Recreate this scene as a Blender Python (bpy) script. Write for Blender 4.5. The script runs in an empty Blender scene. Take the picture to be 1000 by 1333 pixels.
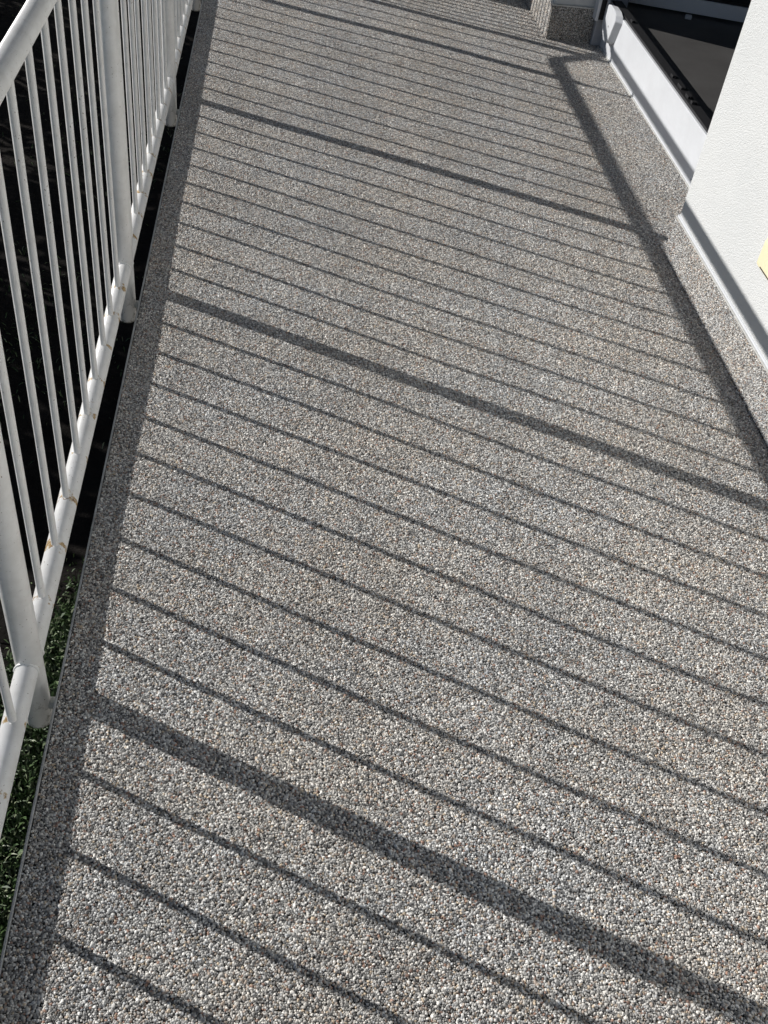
import bpy, bmesh, math, random
import numpy as np
from mathutils import Vector, Matrix
R = math.radians
random.seed(4); rng = np.random.default_rng(4)
S = bpy.context.scene
H = 1.5                                     # camera height above the walkway; all measured lengths are multiples of it

# ---------------------------------------------------------------- camera, sky, sun, exposure
cam_data = bpy.data.cameras.new('camera'); cam = bpy.data.objects.new('camera', cam_data)
S.collection.objects.link(cam); S.camera = cam
r_ = Vector((0.99182094, -0.06452815, 0.1101242)); u_ = Vector((-0.03668467, 0.68227102, 0.73017839))
w_ = Vector((0.12225161, 0.72824609, -0.67432349))
m = Matrix.Identity(4)
for i in range(3):
    m[i][0] = r_[i]; m[i][1] = u_[i]; m[i][2] = -w_[i]
m.translation = (0, 0, H); cam.matrix_world = m
cam_data.sensor_fit = 'HORIZONTAL'; cam_data.sensor_width = 36; cam_data.lens = 36 * 1.319
cam_data.clip_start = .02; cam_data.clip_end = 600

KX, KY = 1.775, -.939                        # where a shadow falls, per metre of height
sun_dir = Vector((-KX, -KY, 1)).normalized()
elev = math.asin(sun_dir.z); azim = math.atan2(sun_dir.x, sun_dir.y)
W = bpy.data.worlds.new('World'); S.world = W; W.use_nodes = True
nt = W.node_tree; sky = nt.nodes.new('ShaderNodeTexSky'); sky.sky_type = 'NISHITA'; sky.sun_disc = False
sky.ozone_density = 4.0; sky.dust_density = .6; sky.sun_elevation = elev; sky.sun_rotation = azim
bg = nt.nodes['Background']; bg.inputs['Strength'].default_value = .050
nt.links.new(sky.outputs[0], bg.inputs['Color'])
sl = bpy.data.lights.new('sun', 'SUN'); sl.energy = 5.0; sl.angle = R(.4); sl.color = (1, .968, .925)
so = bpy.data.objects.new('sun', sl); S.collection.objects.link(so)
so.rotation_euler = sun_dir.to_track_quat('Z', 'Y').to_euler(); so.location = sun_dir * 20
S.view_settings.view_transform = 'Standard'; S.view_settings.look = 'None'
S.view_settings.gamma = 1; S.view_settings.exposure = 0

# ---------------------------------------------------------------- helpers
def link(o, parent=None):
    S.collection.objects.link(o)
    if parent: o.parent = parent
    return o
def tag(o, label=None, cat=None, group=None, kind=None):
    for k, v in (('label', label), ('category', cat), ('group', group), ('kind', kind)):
        if v: o[k] = v
    return o
def empty(name, loc=(0, 0, 0)):
    o = bpy.data.objects.new(name, None); o.location = loc; o.empty_display_size = .1
    return link(o)
def mesh_obj(name, bm, mat, parent=None, smooth=False, loc=None):
    me = bpy.data.meshes.new(name); bm.normal_update(); bm.to_mesh(me); bm.free()
    if smooth:
        me.polygons.foreach_set('use_smooth', [True] * len(me.polygons))
    me.materials.append(mat); o = bpy.data.objects.new(name, me)
    if loc is not None: o.location = loc
    return link(o, parent)
def box(bm, a, b, bev=0, seg=2):
    a = Vector(a); b = Vector(b)
    r = bmesh.ops.create_cube(bm, size=1)
    for v in r['verts']:
        v.co = Vector(((a.x + b.x) / 2 + v.co.x * (b.x - a.x), (a.y + b.y) / 2 + v.co.y * (b.y - a.y), (a.z + b.z) / 2 + v.co.z * (b.z - a.z)))
    if bev:
        es = list({e for v in r['verts'] for e in v.link_edges})
        bmesh.ops.bevel(bm, geom=es, offset=bev, segments=seg, affect='EDGES', profile=.6)
def tube(bm, pts, rad, seg=20, cap=True):
    pts = [Vector(p) for p in pts]; rings = []
    for i, p in enumerate(pts):
        if i == 0: d = pts[1] - p
        elif i == len(pts) - 1: d = p - pts[i - 1]
        else: d = (pts[i + 1] - p).normalized() + (p - pts[i - 1]).normalized()
        d.normalize(); ref = Vector((1, 0, 0)) if abs(d.x) < .9 else Vector((0, 1, 0))
        a = d.cross(ref).normalized(); b = d.cross(a)
        rr = rad[i] if isinstance(rad, (list, tuple)) else rad
        rings.append([bm.verts.new(p + rr * (math.cos(2 * math.pi * k / seg) * a + math.sin(2 * math.pi * k / seg) * b)) for k in range(seg)])
    for A, B in zip(rings, rings[1:]):
        for k in range(seg):
            f = bm.faces.new((A[k], A[(k + 1) % seg], B[(k + 1) % seg], B[k])); f.smooth = True
    if cap:
        bm.faces.new(rings[0][::-1]); bm.faces.new(rings[-1])
    bmesh.ops.recalc_face_normals(bm, faces=bm.faces[:])
def bx(name, a, b, mat, parent=None, bev=.002):
    bm = bmesh.new(); box(bm, a, b, bev); return mesh_obj(name, bm, mat, parent)

# ---------------------------------------------------------------- materials
def mat(name, base=(.5, .5, .5), rough=.6, spec=.4, metal=0):
    M = bpy.data.materials.new(name); M.use_nodes = True
    b = M.node_tree.nodes['Principled BSDF']
    b.inputs['Base Color'].default_value = (*base, 1); b.inputs['Roughness'].default_value = rough
    b.inputs['Specular IOR Level'].default_value = spec; b.inputs['Metallic'].default_value = metal
    return M, M.node_tree, b
def N(t, kind, **kw):
    n = t.nodes.new(kind)
    for k, v in kw.items():
        if k in n.inputs: n.inputs[k].default_value = v
        else: setattr(n, k, v)
    return n
def coord(t): return N(t, 'ShaderNodeTexCoord').outputs['Object']
def noise(t, vec, scale, detail=4, rough=.55):
    n = N(t, 'ShaderNodeTexNoise', Scale=scale, Detail=detail, Roughness=rough); t.links.new(vec, n.inputs['Vector']); return n.outputs['Fac']
def ramp(t, fac, stops):
    n = N(t, 'ShaderNodeValToRGB'); e = n.color_ramp.elements
    while len(e) < len(stops): e.new(.5)
    for el, (p, c) in zip(e, stops): el.position = p; el.color = (*c, 1) if len(c) == 3 else c
    t.links.new(fac, n.inputs['Fac']); return n.outputs['Color']
def mix(t, fac, a, b):
    n = N(t, 'ShaderNodeMix', data_type='RGBA')
    for s, v in ((n.inputs[0], fac), (n.inputs[6], a), (n.inputs[7], b)):
        if isinstance(v, (tuple, float, int)): s.default_value = (*v, 1) if isinstance(v, tuple) else v
        else: t.links.new(v, s)
    return n.outputs[2]
def math_(t, op, a, b=None, c=None, clamp=False):
    n = N(t, 'ShaderNodeMath', operation=op, use_clamp=clamp)
    for s, v in zip(n.inputs, (a, b, c)):
        if v is None: continue
        if isinstance(v, (int, float)): s.default_value = v
        else: t.links.new(v, s)
    return n.outputs[0]
def bump(t, b, h, strength=.3, dist=.002):
    n = N(t, 'ShaderNodeBump', Strength=strength, Distance=dist); t.links.new(h, n.inputs['Height']); t.links.new(n.outputs[0], b.inputs['Normal'])

def steel_paint(name, feet=False, stain=False):
    """white painted steel, slightly dirty; with feet=True rust breaks out round the welds of the balusters"""
    M, t, b = mat(name, (.74, .74, .72), .34, .5)
    co = coord(t)
    dirt = ramp(t, noise(t, co, 26, 6, .65), [(.42, (0, 0, 0)), (.72, (1, 1, 1))])
    col = mix(t, dirt, (.885, .88, .86), (.77, .76, .73))
    speck = ramp(t, noise(t, co, 240, 2, .5), [(.70, (0, 0, 0)), (.745, (1, 1, 1))])
    col = mix(t, speck, col, (.30, .27, .22))
    if feet:
        sep = N(t, 'ShaderNodeSeparateXYZ'); t.links.new(co, sep.inputs[0])
        y = math_(t, 'ADD', sep.outputs['Y'], 20 * PITCH - Y0)
        d = math_(t, 'ABSOLUTE', math_(t, 'SUBTRACT', math_(t, 'MODULO', y, PITCH), PITCH / 2))
        near = math_(t, 'SUBTRACT', 1, math_(t, 'MULTIPLY', math_(t, 'SUBTRACT', PITCH / 2, d), 1 / .026), clamp=True)
        up = math_(t, 'MULTIPLY', math_(t, 'SUBTRACT', sep.outputs['Z'], .006), 120, clamp=True)
        n = noise(t, co, 60, 5, .7); lone = noise(t, co, 4.1, 1, .5)
        f = math_(t, 'MULTIPLY', near, up)
        f = math_(t, 'ADD', math_(t, 'MULTIPLY', f, .24), math_(t, 'MULTIPLY', math_(t, 'SUBTRACT', lone, .5), .35))
        v = math_(t, 'ADD', n, f)
        rust = ramp(t, v, [(.695, (0, 0, 0)), (.77, (1, 1, 1))])
        rc = ramp(t, noise(t, co, 180, 3, .6), [(.3, (.20, .10, .04)), (.55, (.52, .36, .16)), (.75, (.62, .52, .33))])
        col = mix(t, rust, col, rc)
    if stain:
        sep = N(t, 'ShaderNodeSeparateXYZ'); t.links.new(co, sep.inputs[0])
        low = math_(t, 'MULTIPLY', math_(t, 'SUBTRACT', .035, sep.outputs['Z']), 5.5, clamp=True)
        v = math_(t, 'ADD', noise(t, co, 34, 6, .7), math_(t, 'MULTIPLY', low, .30))
        col = mix(t, ramp(t, v, [(.70, (0, 0, 0)), (.80, (1, 1, 1))]), col, ramp(t, noise(t, co, 90, 4, .6), [(.35, (.16, .16, .13)), (.65, (.38, .38, .34))]))
    t.links.new(col, b.inputs['Base Color'])
    rg = ramp(t, noise(t, co, 40, 4, .6), [(.3, (.26,) * 3), (.75, (.5,) * 3)]); t.links.new(rg, b.inputs['Roughness'])
    bump(t, b, noise(t, co, 130, 3, .6), .12, .001)
    return M

XR = -.26 * H
P1, PS = .769 * H, .9135 * H
PITCH = PS / 10; Y0 = P1
M_steel = steel_paint('white_painted_steel'); M_post = steel_paint('white_painted_steel_stained_below', False, True); M_rail = steel_paint('white_painted_steel_with_rust', True)

M_resin, t, b = mat('resin_between_pebbles', (.07, .065, .06), .35)
co = coord(t); t.links.new(ramp(t, noise(t, co, 300, 3), [(.3, (.022, .021, .020)), (.7, (.06, .057, .053))]), b.inputs['Base Color'])
vo = N(t, 'ShaderNodeTexVoronoi', Scale=200); t.links.new(co, vo.inputs['Vector']); bump(t, b, vo.outputs['Distance'], .6, .003)

M_peb, t, b = mat('river_pebble', rough=.45, spec=.28)
at = N(t, 'ShaderNodeAttribute', attribute_type='INSTANCER', attribute_name='pc')
sp = noise(t, coord(t), 1.6, 3, .6)
t.links.new(mix(t, ramp(t, sp, [(.35, (0, 0, 0)), (.7, (.5, .5, .5))]), at.outputs['Color'], (.34, .335, .325)), b.inputs['Base Color'])

M_plaster, t, b = mat('white_plaster', (.8, .8, .78), .85, .2)
co = coord(t)
t.links.new(ramp(t, noise(t, co, 3, 4), [(.3, (.70, .715, .715)), (.7, (.755, .765, .76))]), b.inputs['Base Color'])
bump(t, b, noise(t, co, 240, 3, .7), 1.0, .005)
M_white, t, b = mat('white_plastic', (.78, .79, .81), .32, .5)
co = coord(t); t.links.new(ramp(t, noise(t, co, 8, 5, .65), [(.35, (.67, .69, .72)), (.75, (.61, .625, .65))]), b.inputs['Base Color'])
M_trim, t, b = mat('pale_grey_profile', (.52, .52, .50), .5)
co = coord(t); t.links.new(ramp(t, noise(t, co, 60, 4), [(.35, (.58, .58, .56)), (.7, (.42, .42, .40))]), b.inputs['Base Color'])
M_alu, t, b = mat('grey_metal_edge', (.42, .43, .44), .45, .5, .3)
co = coord(t); t.links.new(ramp(t, noise(t, co, 30, 5), [(.35, (.46, .47, .48)), (.7, (.30, .31, .31))]), b.inputs['Base Color'])
M_concrete, t, b = mat('slab_concrete', (.28, .27, .25), .9, .2)
co = coord(t); t.links.new(ramp(t, noise(t, co, 9, 6), [(.3, (.22, .21, .2)), (.7, (.33, .32, .3))]), b.inputs['Base Color'])
M_black, t, b = mat('black_rubber', (.018, .018, .02), .5, .4)
M_shaded_frame, t, b = mat('shaded_white_frame', (.40, .41, .44), .4)  # white jamb with its grey-blue shade put into the colour
M_tape, t, b = mat('blue_tape', (.10, .12, .38), .5)
M_beige, t, b = mat('cream_plastic', (.80, .73, .50), .4, .5)
M_inner, t, b = mat('dim_inner_wall', (.72, .72, .71), .8, .2)
M_roof, t, b = mat('roof_slab_dark_boards', (.10, .075, .055), .8)
M_brown, t, b = mat('dark_brown_floor', (.05, .043, .038), .5, .3)
co = coord(t)
c1 = ramp(t, noise(t, co, 5, 6, .65), [(.3, (.060, .058, .057)), (.7, (.086, .084, .083))])
mp = N(t, 'ShaderNodeMapping'); mp.inputs['Rotation'].default_value = (0, 0, .5); mp.inputs['Scale'].default_value = (1.2, 26, 1); t.links.new(co, mp.inputs[0])
sc = ramp(t, noise(t, mp.outputs[0], 2.3, 3, .5), [(.70, (0, 0, 0)), (.76, (.35,) * 3)])
t.links.new(mix(t, sc, c1, (.16, .145, .13)), b.inputs['Base Color'])
M_glass = bpy.data.materials.new('door_glass'); M_glass.use_nodes = True; t = M_glass.node_tree
out = t.nodes['Material Output']; t.nodes.remove(t.nodes['Principled BSDF'])
tr = N(t, 'ShaderNodeBsdfTransparent'); tr.inputs[0].default_value = (.72, .75, .76, 1)
gl = N(t, 'ShaderNodeBsdfGlossy'); gl.inputs['Roughness'].default_value = .03
fr = N(t, 'ShaderNodeFresnel', IOR=1.5); ms = N(t, 'ShaderNodeMixShader')
t.links.new(fr.outputs[0], ms.inputs[0]); t.links.new(tr.outputs[0], ms.inputs[1]); t.links.new(gl.outputs[0], ms.inputs[2]); t.links.new(ms.outputs[0], out.inputs['Surface'])
M_soil, t, b = mat('dark_garden_soil', (.02, .016, .013), .95, .1)
co = coord(t)
sx = N(t, 'ShaderNodeSeparateXYZ'); t.links.new(co, sx.inputs[0])                 # bare bed up to the hedge, lawn past it
lawn = math_(t, 'MULTIPLY', math_(t, 'ADD', math_(t, 'MULTIPLY', sx.outputs['X'], -1), -3.3), 4, clamp=True)
t.links.new(mix(t, lawn, ramp(t, noise(t, co, 14, 8, .7), [(.3, (.008, .007, .0065)), (.6, (.017, .015, .013)), (.82, (.04, .033, .026))]),
                ramp(t, noise(t, co, 6, 8, .7), [(.3, (.035, .06, .018)), (.7, (.075, .12, .035))])), b.inputs['Base Color'])
bump(t, b, noise(t, co, 60, 6, .7), .8, .02)
def leaf_mat(name, a, c, d):
    M, t, b = mat(name, a, .5, .35)
    at = N(t, 'ShaderNodeAttribute', attribute_name='tone')
    t.links.new(ramp(t, at.outputs['Fac'], [(0, a), (.6, c), (1, d)]), b.inputs['Base Color'])
    b.inputs['Transmission Weight'].default_value = 0
    return M
M_grass = leaf_mat('grass_green', (.035, .068, .024), (.085, .14, .052), (.26, .29, .19))
M_hedge = leaf_mat('hedge_green', (.018, .04, .012), (.04, .085, .022), (.07, .11, .035))
M_wood, t, b = mat('hedge_stem', (.09, .065, .045), .9)
M_twig, t, b = mat('dry_twig', (.16, .14, .12), .9)

# ---------------------------------------------------------------- pebbles (geometry nodes, nobody could count them)
def wave(x, y):
    return .0016 * np.sin(2.1 * x + 1.3 * y + .4) + .0012 * np.sin(4.7 * y - 2.2 * x) + .0008 * np.sin(9.3 * x + 3.1 * y)
PAL = np.array([(.80, .79, .76), (.60, .595, .575), (.42, .415, .405), (.24, .24, .235), (.095, .095, .097), (.55, .45, .33), (.33, .19, .135), (.40, .33, .275), (.50, .52, .54)])
PW = np.array([.20, .18, .16, .155, .13, .042, .036, .075, .05]); PW /= PW.sum()
def pebble_tree():
    g = bpy.data.node_groups.new('pebble_scatter', 'GeometryNodeTree')
    g.interface.new_socket('Geometry', in_out='INPUT', socket_type='NodeSocketGeometry')
    g.interface.new_socket('Geometry', in_out='OUTPUT', socket_type='NodeSocketGeometry')
    gi = g.nodes.new('NodeGroupInput'); go = g.nodes.new('NodeGroupOutput'); L = g.links.new
    jn = g.nodes.new('GeometryNodeJoinGeometry')
    for k in range(4):
        ic = g.nodes.new('GeometryNodeMeshIcoSphere'); ic.inputs['Radius'].default_value = .5; ic.inputs['Subdivisions'].default_value = 2
        pos = g.nodes.new('GeometryNodeInputPosition'); nz = g.nodes.new('ShaderNodeTexNoise'); nz.noise_dimensions = '4D'
        nz.inputs['W'].default_value = k * 3.7; nz.inputs['Scale'].default_value = 2.6; nz.inputs['Detail'].default_value = 1
        L(pos.outputs[0], nz.inputs['Vector'])
        sb = g.nodes.new('ShaderNodeVectorMath'); sb.operation = 'SUBTRACT'; sb.inputs[1].default_value = (.5, .5, .5); L(nz.outputs['Color'], sb.inputs[0])
        scn = g.nodes.new('ShaderNodeVectorMath'); scn.operation = 'SCALE'; scn.inputs['Scale'].default_value = .75; L(sb.outputs[0], scn.inputs[0])
        sp = g.nodes.new('GeometryNodeSetPosition'); L(ic.outputs[0], sp.inputs['Geometry']); L(scn.outputs[0], sp.inputs['Offset'])
        ss = g.nodes.new('GeometryNodeSetShadeSmooth'); L(sp.outputs[0], ss.inputs[0])
        sm = g.nodes.new('GeometryNodeSetMaterial'); sm.inputs['Material'].default_value = M_peb; L(ss.outputs[0], sm.inputs[0])
        gg = g.nodes.new('GeometryNodeGeometryToInstance'); L(sm.outputs[0], gg.inputs[0]); L(gg.outputs[0], jn.inputs[0])
    ip = g.nodes.new('GeometryNodeInstanceOnPoints'); L(gi.outputs[0], ip.inputs['Points']); L(jn.outputs[0], ip.inputs['Instance'])
    ip.inputs['Pick Instance'].default_value = True
    for nm, sock, ty in (('pr', 'Rotation', 'FLOAT_VECTOR'), ('ps', 'Scale', 'FLOAT_VECTOR')):
        na = g.nodes.new('GeometryNodeInputNamedAttribute'); na.data_type = ty; na.inputs['Name'].default_value = nm
        src = na.outputs['Attribute']
        if sock == 'Rotation':
            er = g.nodes.new('FunctionNodeEulerToRotation'); L(src, er.inputs[0]); src = er.outputs[0]
        L(src, ip.inputs[sock])
    na = g.nodes.new('GeometryNodeInputNamedAttribute'); na.data_type = 'INT'; na.inputs['Name'].default_value = 'pi'
    L(na.outputs['Attribute'], ip.inputs['Instance Index'])
    L(ip.outputs[0], go.inputs[0])
    return g
PT = pebble_tree()
def pebbles(pts, size, parent):
    n = len(pts); me = bpy.data.meshes.new('pebbles'); me.vertices.add(n)
    me.vertices.foreach_set('co', np.asarray(pts, dtype=np.float32).ravel())
    sz = size * np.clip(rng.lognormal(0, .20, n), .62, 1.75)
    ps = np.stack([sz * rng.uniform(.95, 1.3, n), sz * rng.uniform(.8, 1.05, n), sz * rng.uniform(.62, .95, n)], 1)
    pr = np.stack([rng.normal(0, .45, n), rng.normal(0, .45, n), rng.uniform(0, 6.28, n)], 1)
    c = PAL[rng.choice(len(PAL), n, p=PW)] * rng.uniform(.62, 1.36, (n, 1)) * np.array([1.065, 1.045, 1.02])
    P = np.asarray(pts); fx, fy = P[:, 0] + .7 * P[:, 2], P[:, 1] + .5 * P[:, 2]      # patches where the mix came out warmer, cooler, darker
    f1 = np.sin(9.1 * fx + 3.7 * fy + 1.2) * np.sin(4.3 * fy - 6.1 * fx) + .7 * np.sin(23 * fx - 11 * fy + .5) * np.sin(17 * fy + 13 * fx)
    f2 = np.sin(5.2 * fx - 7.9 * fy + 2.2) * np.sin(6.7 * fy + 3.9 * fx + .8) + .7 * np.sin(31 * fx + 19 * fy) * np.sin(27 * fy - 15 * fx + 1)
    c = c * (1.0 + .06 * f1[:, None]) * (1 + .022 * f2[:, None] * np.array([1, .15, -1]))
    for nm, ty, key, d in (('pr', 'FLOAT_VECTOR', 'vector', pr), ('ps', 'FLOAT_VECTOR', 'vector', ps), ('pc', 'FLOAT_VECTOR', 'vector', c)):
        a = me.attributes.new(nm, ty, 'POINT'); a.data.foreach_set(key, d.astype(np.float32).ravel())
    a = me.attributes.new('pi', 'INT', 'POINT'); a.data.foreach_set('value', rng.integers(0, 4, n).astype(np.int32))
    o = bpy.data.objects.new('pebbles', me); link(o, parent); me.materials.append(M_peb)
    md = o.modifiers.new('scatter', 'NODES'); md.node_group = PT; o['kind'] = 'stuff'
    return o
def grid(u0, u1, v0, v1, s):
    """hexagonal grid, jittered"""
    nu = int((u1 - u0) / s); nv = int((v1 - v0) / (s * .866))
    U, V = np.meshgrid(np.arange(nu), np.arange(nv)); U = U + .5 * (V % 2)
    U = u0 + (U + .5) * (u1 - u0 - .5 * s) / nu; V = v0 + (V + .5) * (v1 - v0) / nv
    return (U + rng.normal(0, s * .2, U.shape)).ravel(), (V + rng.normal(0, s * .2, V.shape)).ravel()

# ---------------------------------------------------------------- the ground and the walkway
XE = -.228 * H                              # outer edge of the walkway
XP = .845 * H                               # face of the plinth beside the walkway
XT = 1.003 * H                              # face of the white threshold
YC = 1.935 * H                              # where the near wall ends
YF = 3.275 * H                              # where the far pillar begins
XF = .831 * H                               # its long face
YK, XK = 3.765 * H, .40 * H                 # corner of the house beyond it
ZG = -.46
bm = bmesh.new()
gx = sorted(set([-150, -40, -10] + [round(-4 + .16 * i, 3) for i in range(28)] + [.4, 8, 40, 150])); gy = [-150, -40, -8] + [round(-2 + .2 * i, 3) for i in range(56)] + [20, 60, 150]
vs = {}
for i, x in enumerate(gx):
    for j, y in enumerate(gy):
        near = abs(x) < 5 and -3 < y < 10
        vs[i, j] = bm.verts.new((x, y, ZG + (random.uniform(-.02, .02) if near else 0)))
for i in range(len(gx) - 1):
    for j in range(len(gy) - 1):
        bm.faces.new((vs[i, j], vs[i + 1, j], vs[i + 1, j + 1], vs[i, j + 1]))
tag(mesh_obj('ground', bm, M_soil, smooth=True), kind='structure')

YN = -1.2; YE = 9.0
bm = bmesh.new()
box(bm, (XE + .004, YN, -.20), (1.9, YE, -.012))
walk = mesh_obj('walkway', bm, M_concrete); tag(walk, kind='structure')
bm = bmesh.new(); nx, ny = 40, 160; grid_v = []
for j in range(ny + 1):
    row = []
    for i in range(nx + 1):
        x = XE + .004 + (1.62 - XE) * i / nx; y = YN + (YE - YN) * j / ny
        row.append(bm.verts.new((x, y, float(wave(x, y)) - .0022)))
    grid_v.append(row)
for j in range(ny):
    for i in range(nx): bm.faces.new((grid_v[j][i], grid_v[j][i + 1], grid_v[j + 1][i + 1], grid_v[j + 1][i]))
mesh_obj('resin_bed', bm, M_resin, walk, True)
SP = .0034
x, y = grid(XE + .005, XT, -.25, YK + .02, SP)
keep = (x < XP) | ((y > YC) & (y < YF)); x, y = x[keep], y[keep]
pebbles(np.stack([x, y, wave(x, y) + rng.normal(.0002, .0005, len(x))], 1), .0038, walk)
bm = bmesh.new(); box(bm, (XE, YN, -.045), (XE + .0042, YE, .0045), .0008, 1)
mesh_obj('edge_strip', bm, M_alu, walk)
bm = bmesh.new(); box(bm, (XE + .002, YN, -.201), (XE + .0039, YE, -.046)); mesh_obj('slab_edge_coat', bm, M_concrete, walk)

# ---------------------------------------------------------------- railing
rail = empty('railing', (XR, 0, 0))
tag(rail, 'long white painted steel railing with round posts and thin balusters, rusty at the welds', 'railing')
RB, RT, RH = .030 * H, .614 * H, .739 * H   # heights of the three tubes
RR = .0205
posts = [P1 - PS, P1, P1 + PS, P1 + 2 * PS, P1 + 3 * PS]
joint = P1 + 3 * PS + 3 * PITCH; posts += [joint, joint + PS, joint + 2 * PS]
def ztop(y): a, b_ = 3.66 * H, 3.90 * H; return RT + .125 * H * min(1, max(0, (y - a) / (b_ - a)))
def zhand(y): a, b_ = 3.78 * H, 4.02 * H; return RH + .125 * H * min(1, max(0, (y - a) / (b_ - a)))
YS, YZ = posts[0] - .3, posts[-1] + .2
def rail_tube(name, zf, knees, mt, rad):
    ys = [YS] + sorted(knees) + [YZ]; pts = []
    for yy in ys:
        if yy in knees: pts += [(0, yy - .02, zf(yy - .02)), (0, yy, (zf(yy - .02) + 2 * zf(yy) + zf(yy + .02)) / 4), (0, yy + .02, zf(yy + .02))]
        else: pts.append((0, yy, zf(yy)))
    bm = bmesh.new(); tube(bm, pts, rad, 28); return mesh_obj(name, bm, mt, rail)
rail_tube('bottom_rail', lambda y: RB, [], M_rail, RR * .97)
rail_tube('top_rail', ztop, [3.66 * H, 3.90 * H], M_steel, RR * .95)
rail_tube('handrail', zhand, [3.78 * H, 4.02 * H], M_steel, RR)
def torus_mesh(R0, r0, n=16, k=6, sag=.010):
    bm = bmesh.new(); g = [[bm.verts.new(((R0 + r0 * random.uniform(.7, 1.2) * math.cos(6.283 * j / k)) * math.cos(6.283 * i / n), (R0 + r0 * math.cos(6.283 * j / k)) * math.sin(6.283 * i / n),
         r0 * random.uniform(.6, 1.2) * math.sin(6.283 * j / k) - sag * (math.cos(6.283 * i / n)) ** 2 * R0 / .012)) for j in range(k)] for i in range(n)]
    for i in range(n):
        for j in range(k): bm.faces.new((g[i][j], g[(i + 1) % n][j], g[(i + 1) % n][(j + 1) % k], g[i][(j + 1) % k])).smooth = True
    me = bpy.data.meshes.new('weld'); bm.to_mesh(me); bm.free(); me.materials.append(M_rail); return me
W_bar = torus_mesh(.0084, .0026); W_rail = torus_mesh(.0200, .0026, 26, 6, 0); PR = .024
def make_post(y, shared={}):
    zt, zh = ztop(y), zhand(y); key = (round(zt, 4), round(zh, 4))
    if key not in shared:
        bm = bmesh.new()
        tube(bm, [(0, 0, -.125), (0, 0, -.122), (0, 0, zt + .024), (0, 0, zt + .030)], [PR - .003, PR, PR, PR - .006], 28)
        a = bpy.data.meshes.new('post'); bm.to_mesh(a); bm.free(); a.materials.append(M_post)
        bm = bmesh.new(); tube(bm, [(0, 0, zt + .026), (0, 0, zt + .055), (0, 0, zt + .07), (0, 0, zh - .012)], [.016, .014, .009, .009], 16)
        s = bpy.data.meshes.new('stub'); bm.to_mesh(s); bm.free(); s.materials.append(M_steel)
        shared[key] = (a, s)
    a, s = shared[key]
    p = bpy.data.objects.new('post', a); p.location = (0, y, 0); link(p, rail)
    q = bpy.data.objects.new('handrail_support', s); link(q, p)
    bm = bmesh.new(); g = XE - XR
    tube(bm, [(PR - .006, 0, -.075), (g + .001, 0, -.075)], .011, 14)
    box(bm, (g - .003, -.022, -.100), (g + .0035, .022, -.050), .0015, 1)
    mesh_obj('bracket', bm, M_trim, p)
    for sgn in (-1, 1):
        wd = bpy.data.objects.new('weld', W_rail); wd.location = (0, sgn * .0225, RB); wd.rotation_euler = (R(90), 0, 0); link(wd, p)
for y in posts: make_post(y)
bar_y = []
for a, b_ in zip(posts, posts[1:]):
    n = round((b_ - a) / PITCH) if a < joint - .01 else 23        # the section past the joint is barred more closely
    bar_y += [a + (b_ - a) * k / n for k in range(1, n)]
bar_y += [posts[0] - PITCH, posts[0] - 2 * PITCH]
def bar_mesh(zt):
    bm = bmesh.new(); tube(bm, [(0, 0, RB + .008), (0, 0, zt - .008)], .0070, 14, False)
    me = bpy.data.meshes.new('baluster'); bm.to_mesh(me); bm.free(); me.materials.append(M_steel); return me
bars = {}
for y in bar_y:
    k = round(ztop(y), 3)
    if k not in bars: bars[k] = bar_mesh(k)
    o = bpy.data.objects.new('baluster', bars[k]); o.location = (random.uniform(-.0012, .0012), y + random.uniform(-.002, .002), 0); o.rotation_euler = (random.uniform(-.0012, .0012), 0, random.uniform(0, 6))
    link(o, rail)
    if -.2 < y < 5:
        wd = bpy.data.objects.new('weld', W_bar); wd.location = (0, 0, RB + .0185); wd.rotation_euler = (0, 0, -o.rotation_euler.z); link(wd, o)

# ---------------------------------------------------------------- house
house = empty('house', (XP, 0, 0)); hx = XP
tag(house, 'white plastered house with pebble coated plinth and an open terrace door', 'house')
def hb(name, a, b_, mt, parent=house, bev=.002):
    o = bx(name, a, b_, mt, None, bev); o.location = (0, 0, 0)
    o.parent = parent; root = parent
    off = Vector((0, 0, 0))
    while root: off += root.location; root = root.parent
    o.data.transform(Matrix.Translation(-off)); return o
XW = XP + .007                              # plaster face
PH = .088 * H
hb('wall', (XW, YN - .5, .004), (XW + .30, YC - .012, 2.75), M_plaster, bev=.006)
hb('wall', (XF + .013, YF + .012, .004), (XF + .33, YK + .3, 2.75), M_plaster, bev=.006)
hb('wall', (XK + .013, YK + .012, .004), (XF + .33, 8.6, 2.75), M_plaster, bev=.006)
hb('lintel', (XW + .05, YC - .02, 2.25), (XW + .29, YF + .03, 2.74), M_plaster)
def plinth(x0, y0, x1, y1, h, faces):
    p = hb('plinth', (x0 + .003, y0 + (.003 if 'front' in faces else 0), -.010), (x1, y1 - (.003 if 'back' in faces else 0), h - .003), M_resin, bev=0)
    q = []
    if 'long' in faces:
        u, v = grid(max(y0, -.25), y1, .0, h - .002, SP); q.append(np.stack([np.full(len(u), x0 + .003), u, v], 1))
    if 'front' in faces:
        u, v = grid(x0, x1, 0, h - .002, SP); q.append(np.stack([u, np.full(len(u), y0 + .003), v], 1))
    if 'back' in faces:
        u, v = grid(x0, x1, 0, h - .002, SP); q.append(np.stack([u, np.full(len(u), y1 - .003), v], 1))
    q = np.concatenate(q) + rng.normal(0, .0004, (sum(len(a) for a in q), 3))
    pebbles(q - np.array([hx, 0, 0]), .0038, p); return p
p = plinth(XP, YN, XW + .20, YC, PH, ('long', 'back'))
hb('plinth_profile', (XP - .0005, YN, PH - .003), (XW + .02, YC - .004, PH + .001), M_trim, p, .001)
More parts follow.
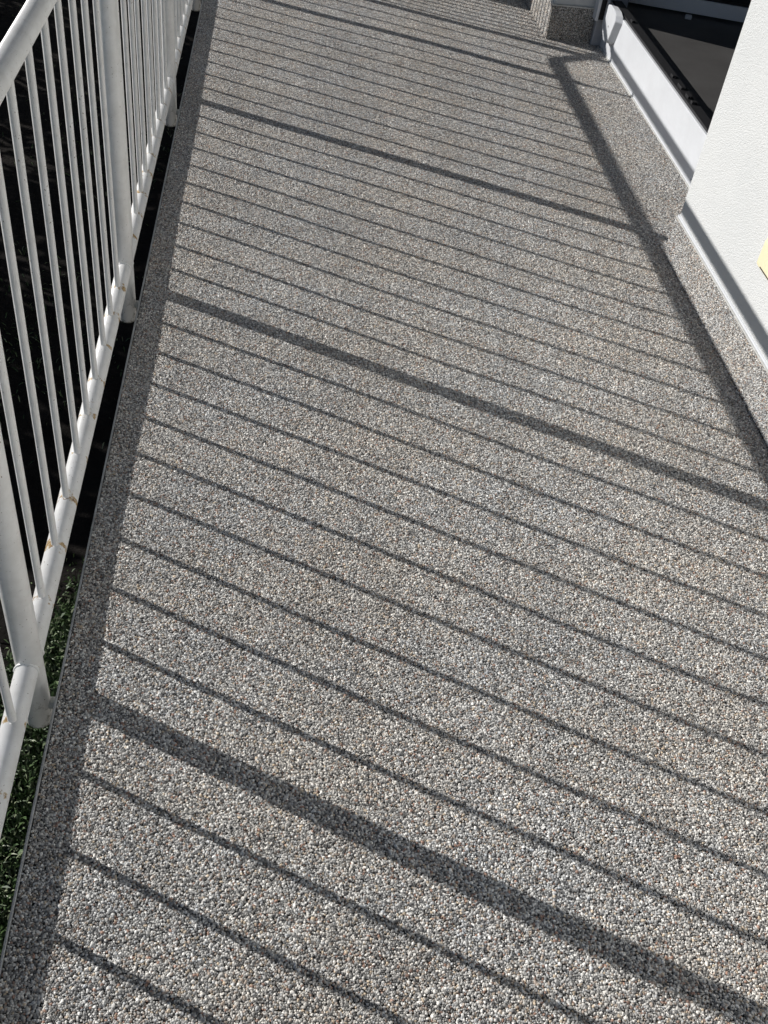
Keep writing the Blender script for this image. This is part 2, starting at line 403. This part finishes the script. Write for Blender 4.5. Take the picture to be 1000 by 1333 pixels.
hb('profile_lip', (XW - .0035, YN, PH + .0011), (XW + .02, YC - .008, PH + .0075), M_white, p, .001)
PH2 = .102 * H
p = plinth(XF, YF, XT - .045, YK + .02, PH2, ('long', 'front'))
hb('plinth_profile', (XF - .0005, YF - .0005, PH2 - .003), (XT - .047, YK + .018, PH2 + .0035), M_trim, p, .001)
p = plinth(XK, YK + .002, XF + .02, 8.5, PH2, ('front',))
hb('plinth_profile', (XK - .0005, YK + .0015, PH2 - .003), (XF + .018, 8.5, PH2 + .0035), M_trim, p, .001)
hb('roof_and_shade_overhang', (-.12, YN - .6, 2.752), (6.2, 8.9, 2.95), M_roof)  # overhang drawn out over the walkway, added to cut skylight on the floor
# the room behind the door
ZI = .10 * H
hb('inner_floor', (XT + .03, 1.2, ZI - .12), (6.0, 8.2, ZI), M_brown, bev=0)
hb('inner_wall', (XW + .305, 1.1, ZI - .1), (6.05, 1.198, 2.75), M_inner)
hb('inner_wall', (6.002, 1.2, ZI - .1), (6.1, 8.2, .55), M_inner)  # opening left in this far wall, added to bring skylight to the leaf
hb('inner_wall', (6.002, 1.2, 2.45), (6.1, 8.2, 2.75), M_inner)
hb('inner_wall', (6.002, 1.2, .552), (6.1, 1.8, 2.448), M_inner); hb('inner_wall', (6.002, 7.4, .552), (6.1, 8.2, 2.448), M_inner)
hb('inner_wall', (XF + .335, 8.202, ZI - .1), (6.05, 8.3, 2.75), M_inner)
hb('inner_ceiling', (XW + .295, 1.19, 2.70), (6.05, 8.25, 2.748), M_inner)

# terrace door: white threshold, jamb with shutter guide, leaf standing open inside
door = empty('terrace_door', (0, 0, 0)); door.parent = house; door.location = (XT - hx, 0, 0)
ZT = .130 * H; YT = YF - .022
th = hb('threshold', (XT, YC - .10, .001), (XT + .05, YT, ZT), M_white, door, .003)
hb('base_seal', (XT - .005, YC - .05, -.002), (XT + .002, YT - .03, .007), M_trim, door, .001)
hb('gasket', (XT + .010, YC - .1, ZT - .001), (XT + .052, YT - .002, ZT + .010), M_black, door, .002)
for k, (yy, l) in enumerate(((2.62 * H, .03), (2.54 * H, .05), (2.48 * H, .035), (2.445 * H, .02), (3.05 * H, .03))):
    hb('clip', (XT + .020, yy, ZT + .008), (XT + .034 + .006 * (k % 2), yy + l, ZT + .019), M_black, door, .002)
hb('jamb', (XT - .044, YT + .001, .002), (XT + .085, YT + .075, 2.25), M_shaded_frame, door, .003)
hb('jamb', (XT + .001, YC - .02, ZT + .004), (XT + .085, YC + .03, 2.25), M_shaded_frame, door, .003)
g = hb('shutter_guide', (XT - .060, YT - .030, .118), (XT - .046, YT + .030, 2.25), M_white, door, .001)
hb('shutter_guide', (XT - .020, YT - .030, .118), (XT - .008, YT + .0005, 2.25), M_white, door, .001)
hb('guide_slot', (XT - .0455, YT - .022, .122), (XT - .0205, YT - .0005, 2.25), M_black, door, 0)
# rounded end cap of the threshold with its screw
bm = bmesh.new()
prof = [(3.165 * H, .066), (3.205 * H, .100), (3.213 * H, .125), (3.206 * H, .180), (3.190 * H, .208), (3.170 * H, .214), (3.125 * H, .214), (3.098 * H, .203), (3.090 * H, .180), (3.118 * H, .085), (3.140 * H, .068)]
v0 = [bm.verts.new((-.028, a + .022, b_)) for a, b_ in prof]; v1 = [bm.verts.new((.001, a, b_)) for a, b_ in prof]
bm.faces.new(v0); bm.faces.new(v1[::-1])
for i in range(len(prof)): bm.faces.new((v0[i], v1[i], v1[(i + 1) % len(prof)], v0[(i + 1) % len(prof)]))
bmesh.ops.recalc_face_normals(bm, faces=bm.faces[:])
bmesh.ops.bevel(bm, geom=bm.edges[:], offset=.0018, segments=2, affect='EDGES')
cap = mesh_obj('end_cap', bm, M_white, door)
bm = bmesh.new(); tube(bm, [(-.0300, 3.160 * H, .135), (-.024, 3.160 * H, .135)], .0045, 14); mesh_obj('screw', bm, M_alu, cap)
# leaf
M_leaf, t, b = mat('white_leaf_lacquer', (.86, .88, .92), .3, .5)
leaf = empty('door_leaf'); leaf.parent = door; leaf.location = (.075, 3.375 * H, ZI + .006); leaf.rotation_euler = (0, 0, -math.atan(.265))
def lb(name, a, b_, mt, bev=.003):
    bm = bmesh.new(); box(bm, a, b_, bev); return mesh_obj(name, bm, mt, leaf)
lb('leaf_rail', (0, 0, .004), (.95, .055, .066), M_leaf); lb('leaf_rail', (0, 0, 2.0), (.95, .055, 2.09), M_leaf)
lb('leaf_stile', (0, -.001, .066), (.085, .056, 2.0), M_leaf); lb('leaf_stile', (.865, -.001, .066), (.95, .056, 2.0), M_leaf)
lb('leaf_gasket', (.085, .012, .065), (.865, .044, .075), M_black, .001)
lb('pane', (.083, .024, .073), (.867, .030, 2.002), M_glass, 0)
lb('tape', (.004, -.0022, .03), (.030, -.0008, .065), M_tape, 0)
lb('floor_stop', (.33, -.075, -.006), (.36, -.05, .012), M_white, .004)

# cream box on the wall
X0 = XW
wb = empty('wall_socket', (X0, 1.454 * H, .235 * H)); tag(wb, 'cream plastic socket box fixed low on the white plaster wall', 'socket')
bm = bmesh.new(); box(bm, (-.034, -.045, -.036), (.002, .082, .046), .006, 3); mesh_obj('housing', bm, M_beige, wb)
bm = bmesh.new(); box(bm, (-.042, -.040, -.026), (-.033, .071, .041), .004, 3); f = mesh_obj('flap', bm, M_beige, wb)
bm = bmesh.new(); box(bm, (-.0435, -.030, -.0240), (-.036, .045, -.0205), .001, 1); mesh_obj('dark_slot', bm, M_black, f)  # thin black strip painted in for the dark slot of the flap

# ---------------------------------------------------------------- garden: grass beyond the railing, and an added bush row that shades it
def leaves(name, pts, nrm_up, ln, wd, M, parent=None, blade=True):
    n = len(pts); pts = np.asarray(pts)
    az = rng.uniform(0, 6.283, n); tilt = rng.uniform(.15, 1.25, n) if blade else rng.uniform(-1.4, 1.4, n)
    L = ln * rng.uniform(.55, 1.35, n); w = wd * rng.uniform(.7, 1.3, n)
    d = np.stack([np.cos(az) * np.sin(tilt), np.sin(az) * np.sin(tilt), np.cos(tilt)], 1)
    s = np.stack([-np.sin(az), np.cos(az), np.zeros(n)], 1)
    nn = np.cross(d, s)
    b0 = pts - s * w[:, None] * .25; b1 = pts + s * w[:, None] * .25
    mid = pts + d * L[:, None] * .55 + nn * (L * .06)[:, None]
    m0 = mid - s * w[:, None] * .5; m1 = mid + s * w[:, None] * .5
    tip = pts + d * L[:, None] - np.array([0, 0, 1]) * (L * .18)[:, None]
    V = np.stack([b0, b1, m1, tip, m0], 1).reshape(-1, 3)
    me = bpy.data.meshes.new(name); me.vertices.add(5 * n); me.vertices.foreach_set('co', V.astype(np.float32).ravel())
    me.loops.add(5 * n); me.loops.foreach_set('vertex_index', np.arange(5 * n, dtype=np.int32))
    me.polygons.add(n); me.polygons.foreach_set('loop_start', np.arange(0, 5 * n, 5, dtype=np.int32)); me.update(calc_edges=True)
    a = me.attributes.new('tone', 'FLOAT', 'POINT'); a.data.foreach_set('value', np.repeat(rng.uniform(0, 1, n) ** 1.4, 5).astype(np.float32))
    me.materials.append(M); o = bpy.data.objects.new(name, me); return link(o, parent)
# grass: thick beside the slab near the first post, thinning out to bare dark soil
n = 60000; gxs = rng.uniform(-2.6, XE - .004, n); gys = rng.uniform(-.6, 8, n)
dens = np.clip(1.25 - np.abs(gys - .75) / .95, 0, 1) * np.clip((gxs + .95) / .25, 0, 1)
dens = np.maximum(dens, .9 * np.exp(-((gys - 2.85) / .33) ** 2 - ((gxs + .72) / .22) ** 2))
dens = np.maximum(dens, .8 * np.exp(-((gys - 4.55) / .4) ** 2 - ((gxs + .62) / .25) ** 2))
pat = np.sin(7 * gxs + 2 * gys) * np.sin(5.3 * gys - 3 * gxs)
dens = np.clip(dens + .0 * pat, 0, 1) * (.75 + .25 * pat) + .02
keep = rng.uniform(0, 1, n) < dens
extra = 110000; ex = rng.uniform(-.95, XE - .004, extra); ey = rng.uniform(.3, 2.1, extra)
kk = (rng.uniform(0, 1, extra) < np.clip(1.9 - (ey - .5) / .9, 0, 1)) & (ex > XE - .03 - np.clip(1.95 - ey, 0, 2) * .42 + rng.normal(0, .03, extra))
gp = np.stack([np.r_[gxs[keep], ex[kk]], np.r_[gys[keep], ey[kk]]], 1)
gz = ZG - .01 + rng.uniform(0, .035, len(gp))
o = leaves('grass', np.c_[gp, gz], True, .024, .0040, M_grass); tag(o, 'low green grass and weeds growing beside the walkway edge', 'grass', kind='stuff')
# weeds climbing beside the slab
q = []
for yy, hh, nn in ((1.32, .16, 160), (1.46, .20, 240), (1.60, .22, 200), (1.74, .18, 90), (1.90, .12, 40), (1.05, .12, 140)):
    for _ in range(nn): q.append((XE - .012 - abs(random.gauss(0, .04)), yy + random.gauss(0, .06), ZG + random.uniform(0, hh)))
w2 = leaves('weeds', q, True, .019, .0052, M_grass); tag(w2, 'loose green weeds climbing up beside the slab edge', 'weeds', kind='stuff')
shade_hedge = empty('shade_hedge', (-2.75, 5.5, ZG)); tag(shade_hedge, 'unseen dark green bush row added to shade the bed beyond the railing', 'shade_hedge')  # out of view, added to keep the sun off the garden bed
def shade_bush(i, y, x, top, rx, ry):
    hgt = top - ZG; n = 5200; off = np.array([x + 2.75, y - 5.5, 0])
    v = rng.normal(0, 1, (n, 3)); v /= np.linalg.norm(v, axis=1)[:, None]
    rad = rng.uniform(.55, 1, n) ** .6
    p = v * rad[:, None]; p = np.sign(p) * np.abs(p) ** .75
    p = p * np.array([rx, ry, hgt * .48]) + np.array([0, 0, hgt * .5])
    p[:, 2] = np.clip(p[:, 2], .03, hgt - .02)
    leaves('foliage', p + off, False, .07, .035, M_hedge, shade_hedge, False)
    bm = bmesh.new()
    for k in range(5):
        a = 6.28 * k / 5 + i; o = Vector(off); c = Vector((math.cos(a), math.sin(a), 0))
        tube(bm, [o + c * .05 + Vector((0, 0, -.03)), o + c * .12 + Vector((0, 0, hgt * .35)), o + c * .25 + Vector((0, 0, hgt * .8))], [.018, .013, .006], 8)
    mesh_obj('stem', bm, M_wood, shade_hedge)
tops = {0: .45, 1: .5, 2: .56, 3: 1.0}  # heights shaped for how much sun reaches the grass
for i in range(13):
    shade_bush(i, .9 + i * .86, -2.75 + .06 * math.sin(i * 2.1), tops.get(i, 1.06) + .03 * math.sin(i * 1.7), .42, .56)
